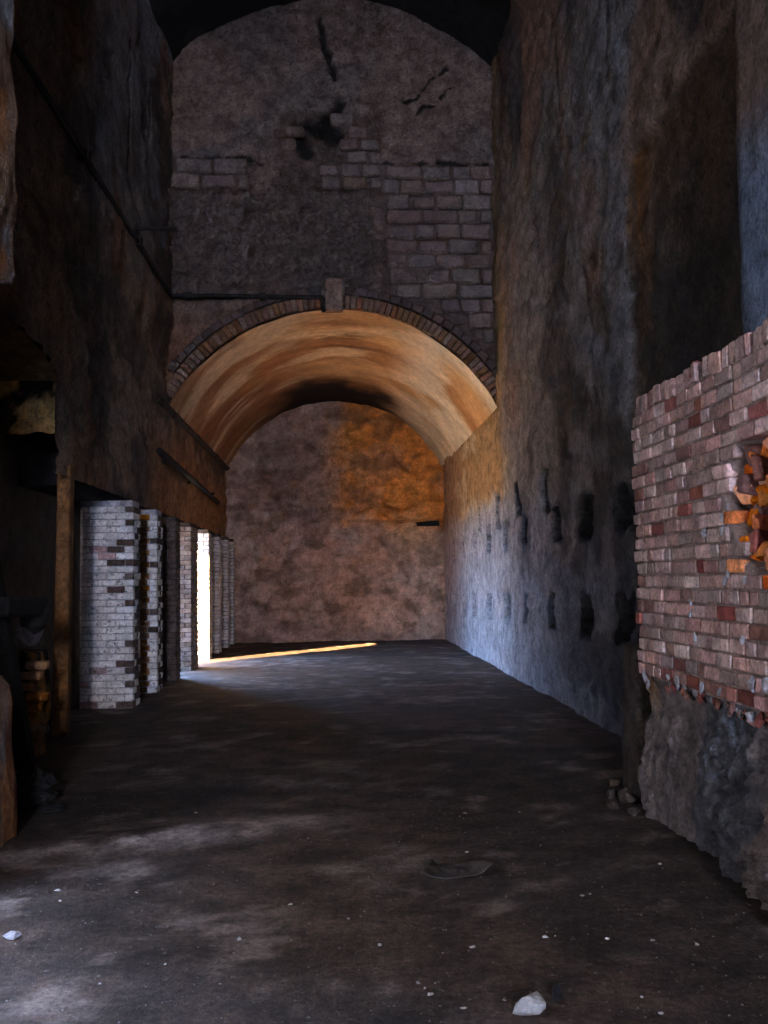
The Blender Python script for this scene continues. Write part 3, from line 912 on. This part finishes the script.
def lay(x0, x1, z0, z1, ch, skip=None, lens=(0.32, 0.42, 0.50, 0.60), proud=0.02):
    z = z1; row = 0
    while z-ch > z0-0.02:
        x = x1-random.uniform(0, 0.05)-(0.22 if row % 2 else 0)
        if row % 2: seg = [(x1-0.20, x1-0.0)]
        else: seg = []
        while x > x0+0.15:
            ln = random.choice(lens)
            seg.append((max(x0+random.uniform(-0.05, 0.05), x-ln), x)); x -= ln+0.02
        hh = ch-0.02
        for (a, b) in seg:
            if b-a < 0.12: continue
            xc, zc_ = (a+b)/2, z-ch/2
            if zc_-hh/2 < float(arc_t(np.array(xc), 0.42))+0.02: continue
            if skip and skip(xc, zc_): continue
            me = brick_variants('stone_block', round((b-a-0.015)*25)/25, 0.12, round(hh+random.choice((-0.02, 0, 0.01)), 3), M['block'], n=2, bev=0.028, jit=0.018)
            place(me, 'stone_block', we, (xc, YH+0.06-proud-random.uniform(-0.02, 0.02), zc_), (random.uniform(-0.03, 0.03), random.uniform(-0.02, 0.02), random.uniform(-0.04, 0.04)))
        z -= ch; row += 1


lay(0.90, XR-0.02, 5.6, 8.76, 0.262)
lay(XL+0.03, -1.42, 8.33, 8.87, 0.27, lens=(0.5, 0.58, 0.62))
lay(-0.90, 0.86, 8.32, 9.68, 0.225, skip=lambda x, z: (z > 8.85 and x < 0.15 and not (x < -0.62)) or (x < -0.3 and z < 8.9) or (x > 0.55 and z > 9.2), lens=(0.34, 0.42))

# ------------------------------------------------------------------ things


def tube(name, pts, r, mat, parent=None, seg=10):
    cu = bpy.data.curves.new(name, 'CURVE'); cu.dimensions = '3D'
    cu.bevel_depth = r; cu.bevel_resolution = 2; cu.use_fill_caps = True
    sp = cu.splines.new('POLY'); sp.points.add(len(pts)-1)
    for q, p in zip(sp.points, pts): q.co = (*p, 1)
    tmp = bpy.data.objects.new(name, cu); COL.objects.link(tmp)
    dg = bpy.context.evaluated_depsgraph_get()
    me = bpy.data.meshes.new_from_object(tmp.evaluated_get(dg))
    bpy.data.objects.remove(tmp); bpy.data.curves.remove(cu)
    me.materials.clear(); me.materials.append(mat); me.name = name
    o = bpy.data.objects.new(name, me); COL.objects.link(o)
    if parent is not None: child(o, parent)
    return o


# iron pipe running along the left wall, round the corner and to the keystone
pp = empty('iron_pipe', (XL+0.1, 12.0, 6.3))
tag(pp, 'black iron pipe along the left wall, turning across the end wall to the keystone', 'pipe')
path = [(XL+0.10, 6.7, 6.20), (XL+0.10, 11.0, 6.27), (XL+0.09, 15.0, 6.36), (XL+0.09, 17.22, 6.40), (XL+0.14, 17.28, 6.41), (-2.2, 17.28, 6.41), (-0.22, 17.27, 6.38), (-0.17, 17.27, 6.34), (-0.17, 17.27, 6.12)]
tube('pipe_run', path, 0.036, M['iron'], pp)
for p in ((XL+0.10, 11.2, 6.275), (XL+0.09, 14.3, 6.345), (-2.45, 17.28, 6.41), (-1.2, 17.275, 6.395)):
    bpyo = boxes('pipe_clip', [(p[0]-0.055, p[0]+0.055, p[1]-0.055, p[1]+0.055, p[2]-0.055, p[2]+0.055)], M['iron'], pp)
br = empty('bracket_rod', (XL, 14.3, 6.7))
tag(br, 'short iron bracket rod sticking out of the left wall above the pipe', 'bracket')
p0 = on_x(134, 228, XL+0.02)
tube('rod', [(XL-0.05, p0.y, p0.z), (XL+0.62, p0.y, p0.z-0.01)], 0.03, M['iron'], br)
tube('rod_tip', [(XL+0.56, p0.y, p0.z+0.05), (XL+0.56, p0.y, p0.z-0.06)], 0.02, M['iron'], br)
tube('rod_brace', [(XL-0.03, p0.y, p0.z-0.42), (XL+0.03, p0.y, p0.z-0.30), (XL+0.04, p0.y, p0.z+0.08)], 0.022, M['iron'], br)

# pole and cornice along the tunnel's left wall
pl = empty('wall_pole', (XL+0.1, 19, 3.4))
tag(pl, 'dark pole fixed along the tunnel wall above the piers', 'pole')
tube('pole', [(XL+0.12, 15.9, 3.60), (XL+0.12, 19.5, 3.50), (XL+0.12, 23.7, 3.38)], 0.055, M['charred'], pl)
for y in (16.6, 19.8, 23.0):
    tube('pole_bracket', [(XL-0.04, y, 3.46), (XL+0.12, y, 3.54)], 0.03, M['iron'], pl)
Yg, A = np.meshgrid(np.linspace(16.2, YF-0.1, 90), np.linspace(-0.5*math.pi, 0.5*math.pi, 8), indexing='ij')
rad = 0.06*(0.7+0.8*fbm(Yg*2.2, A, 0, 4, 441))
P = np.stack([XL+0.01+rad*1.2*np.cos(A), Yg, ZS-0.02+rad*np.sin(A)], -1)
co_ = sheet('trim_2', P, M['mortar_dark'], flip=True)
tag(co_, 'crumbling dark ledge at the springing of the tunnel vault', 'ledge', kind='structure')

# timber doorpost
tp = place(brick_mesh('timber_post', 0.15, 0.17, 2.98, M['timber'], 0.015, 0.012, 9), 'timber_post', None, (-2.87, 11.0, 1.49), (0, 0.012, 0.05))
tag(tp, 'brown weathered timber doorpost against the left wall', 'post')

# ochre masonry stub in the recess with a pale lump of plaster on it
sb = empty('ochre_stub', (-2.95, 10.1, 0))
tag(sb, 'low ochre-washed masonry stub inside the arched recess', 'masonry stub')
Ag, Zg = np.meshgrid(np.linspace(0, 2*math.pi, 30), np.linspace(0, 1.0, 30), indexing='ij')
rad = 1+0.5*(fbm(np.cos(Ag)*1.4, np.sin(Ag)*1.4, Zg*2.5, 4, 451)-0.5)
sq = 1/np.maximum(np.abs(np.cos(Ag)), np.abs(np.sin(Ag)))
P = np.stack([-3.0+0.22*sq*rad*np.cos(Ag)*(1-0.15*Zg), 10.05+0.28*sq*rad*np.sin(Ag)*(1-0.1*Zg), Zg-0.02], -1)
P[:, -1, 0] = -3.0; P[:, -1, 1] = 10.05
c = lin(176, 128, 66)*np.ones(Ag.shape+(3,))
c = cmix(c, lin(34, 26, 20), sstep(0.50, 0.56, fbm(np.cos(Ag)*2.5, np.sin(Ag)*2.5, Zg*2.0, 4, 453)))
sheet('stub_body', P, M['plaster'], c, parent=sb)
for k in range(9):
    me = brick_variants('brick', 0.21, 0.10, 0.07, M['brick_ochre'], n=3, bev=0.012, jit=0.01)
    place(me, 'brick', sb, (-2.90+0.06*(k % 3), 9.75+0.012*(k % 2), 0.08+0.095*k), (0.05*random.random(), 0.05*random.random(), random.uniform(-0.1, 0.1)))
pl_ = link(bpy.data.objects.new('plaster_lump', lump_mesh('plaster_lump', 0.13, M['lump'], 460, (0.9, 0.9, 1.0), 3)))
pl_.location = (-2.92, 10.0, 1.14)
tag(pl_, 'pale lump of fallen plaster on the ochre stub', 'lump')

# leaning charred beam with a charred board across it
pb = on_floor(30, 768)
lb = empty('charred_beam', (pb.x, pb.y, 0))
tag(lb, 'black charred beam leaning against the left recess', 'beam')
A0, A1 = Vector((pb.x-0.02, pb.y, 0.0)), Vector((-2.72, 8.15, 1.86))
dv = A1-A0
me = brick_mesh('beam', 0.14, 0.16, dv.length, M['charred'], 0.02, 0.015, 12)
o = place(me, 'beam', lb, (A0+A1)/2)
o.rotation_euler = dv.to_track_quat('Z', 'Y').to_euler()
me = brick_mesh('cross_board', 0.16, 1.05, 0.17, M['charred'], 0.02, 0.02, 13)
o = place(me, 'cross_board', lb, (-2.60, 8.62, 1.40), (-0.04, 0, 0.0))
me = lump_mesh('charred_end', 0.16, M['charred'], 470, (0.7, 1.0, 0.8), 2, 0.5)
place(me, 'charred_end', lb, (-2.62, 9.10, 1.30))


# rag / dark rubble next to the jamb
def lump_thing(name, loc, r, mat, seed, sq, label, cat, sub=3, amp=0.4, rz=0.0, group=None):
    o = link(bpy.data.objects.new(name, rock_mesh(name, r, mat, seed, sq) if sub == 2 else lump_mesh(name, r, mat, seed, sq, sub, amp)))
    zmin = min(v.co.z for v in o.data.vertices)
    o.location = (loc[0], loc[1], loc[2]-zmin-0.12*abs(zmin)); o.rotation_euler = (0, 0, rz)
    tag(o, label, cat, group)
    return o


def fz(x, y):
    x = np.array([x]); y = np.array([y])
    return float(((fbm(x*0.7, y*0.7, 0, 4, 3)-0.5)*0.035+(fbm(x*5, y*5, 0, 3, 5)-0.5)*0.016)[0])


p = on_floor(28, 806)
lump_thing('black_rag', (p.x, p.y, fz(p.x, p.y)), 0.17, M['dark_rag'], 481, (1.1, 1.0, 0.75), 'black crumpled rag heaped beside the stone jamb', 'rag', rz=0.3, sub=4, amp=0.9)
p = on_floor(52, 812)
lump_thing('dark_stone', (p.x, p.y, fz(p.x, p.y)), 0.075, M['dark_rag'], 482, (1.3, 1.0, 0.5), 'small dark stone lying next to the black rag', 'stone')
p = on_floor(531, 1016)
lump_thing('pale_rock', (p.x, p.y, fz(p.x, p.y)), 0.072, M['chip'], 483, (1.15, 0.8, 0.55), 'large pale angular rock lying on the bare floor', 'rock', sub=2, amp=0.45, rz=0.4)
p = on_floor(557, 1006)
lump_thing('dark_clod', (p.x, p.y, fz(p.x, p.y)), 0.045, M['dark_rag'], 484, (0.6, 0.8, 0.9), 'small dark clod touching the large pale rock', 'clod', sub=2)
p = on_floor(12, 938)
lump_thing('white_stone', (p.x, p.y, fz(p.x, p.y)), 0.034, M['lump'], 485, (1.2, 0.9, 0.6), 'white stone lying alone in the bluish light by the jamb', 'stone', sub=2)

# dark scrap of sheet with raised edges
p = on_floor(455, 872)
U, V = grid(-0.16, 0.16, -0.13, 0.13, 0.016)
Z = 0.022+0.030*np.abs(fbm(U*9, V*9, 0, 3, 491)-0.5)*2+0.05*sstep(0.07, 0.16, U)*sstep(0.16, -0.06, V)+0.03*sstep(-0.10, -0.16, U)
Ux = U*(1-0.25*V/0.13); Vx = V+0.25*U*(U > 0)
M['scrap'] = surf('grey_sheet', base=lin(62, 57, 54), var=0.3, sc=9, fine=30, bump=0.3, rough=0.5)
sc_ = sheet('sheet_scrap', np.stack([p.x+Ux, p.y+Vx, Z-0.012+fz(p.x, p.y)], -1), M['scrap'])
so = sc_.modifiers.new('thickness', 'SOLIDIFY'); so.thickness = 0.006
tag(sc_, 'crumpled dark sheet scrap with curled edges on the bare floor', 'scrap')

# rubble at the broken end of the brick wall
for k, (px, py, r) in enumerate(((614, 808, 0.05), (626, 802, 0.08), (614, 786, 0.05), (612, 797, 0.05), (634, 815, 0.05))):
    p = on_floor(px, py)
    lump_thing('rubble_stone', (p.x, p.y, fz(p.x, p.y)), r, M['mortar_dark'], 510+k, (1.0, 1.0, 0.8), ['small grey rubble stone in front of the heap by the broken brick wall', 'largest grey rubble stone at the broken end of the brick wall', 'grey rubble stone at the back of the heap against the dark masonry stub', 'small grey rubble stone on the aisle side of the heap by the brick wall', 'grey rubble stone touching the foot of the rock base'][k], 'stone', sub=2, amp=0.5, rz=k, group='rubble at the end of the brick wall')

# pale chips scattered on the floor
chips = [(465, 812), (460, 815), (520, 812), (467, 852), (540, 846), (582, 897), (472, 949), (607, 942), (697, 948), (654, 943), (642, 1000), (661, 1016), (168, 834), (314, 824), (137, 892), (58, 890),
         (349, 919), (166, 966), (196, 812), (424, 990), (463, 1010), (590, 895), (60, 901), (418, 985), (432, 996), (380, 945), (660, 866), (545, 940), (290, 905), (220, 985), (100, 985), (505, 1003), (240, 940)]
cm = [rock_mesh('stone_chip', 0.012, M['chip'], 530+k, (1.3, 1.0, 0.5), 10) for k in range(5)]
for k, (px, py) in enumerate(chips):
    p = on_floor(px, py)
    o = link(bpy.data.objects.new('stone_chip', cm[k % 5]))
    s = random.choice((0.7, 0.9, 1.0, 1.3))
    o.scale = (s, s, s); o.rotation_euler = (0, 0, k*1.7)
    o.location = (p.x, p.y, fz(p.x, p.y)+0.004*s)
    tag(o, 'small pale stone chip scattered on the dark floor', 'stone chip', 'pale chips scattered on the floor')

# fine grit (uncountable)
bm = bmesh.new()
g0 = lump_mesh('grit_grain', 0.0035, M['grit'], 600, (1, 1, 0.7), 1, 0.4)
N_G = 900
gx = RNG.uniform(-1.9, 1.9, N_G); gy = 3.2+RNG.uniform(0, 1, N_G)**1.6*6
gz = (fbm(gx*0.7, gy*0.7, 0, 4, 3)-0.5)*0.035+(fbm(gx*5, gy*5, 0, 3, 5)-0.5)*0.016
gco = np.array([v.co for v in g0.vertices]); gtr = np.array([list(pl.vertices) for pl in g0.polygons])
s = RNG.uniform(0.6, 1.8, N_G)
V = (gco[None]*s[:, None, None]+np.stack([gx, gy, gz+0.001], -1)[:, None, :]).reshape(-1, 3)
Q = (gtr[None]+(np.arange(N_G)*len(gco))[:, None, None]).reshape(-1, 3)
gr = link(mesh_np('grit', V, Q, M['grit'], None, False))
tag(gr, 'fine pale grit strewn over the dark floor', 'grit', kind='stuff')

# black timber stub at the far wall
ts_ = empty('timber_stub', (2.4, YF-0.1, 2.98))
tag(ts_, 'black timber stub jutting from the far wall beside the tunnel wall', 'timber')
me = brick_mesh('stub', 0.60, 0.30, 0.13, M['charred'], 0.02, 0.02, 15)
place(me, 'stub', ts_, (2.36, YF-0.12, 2.98), (0, -0.03, 0))
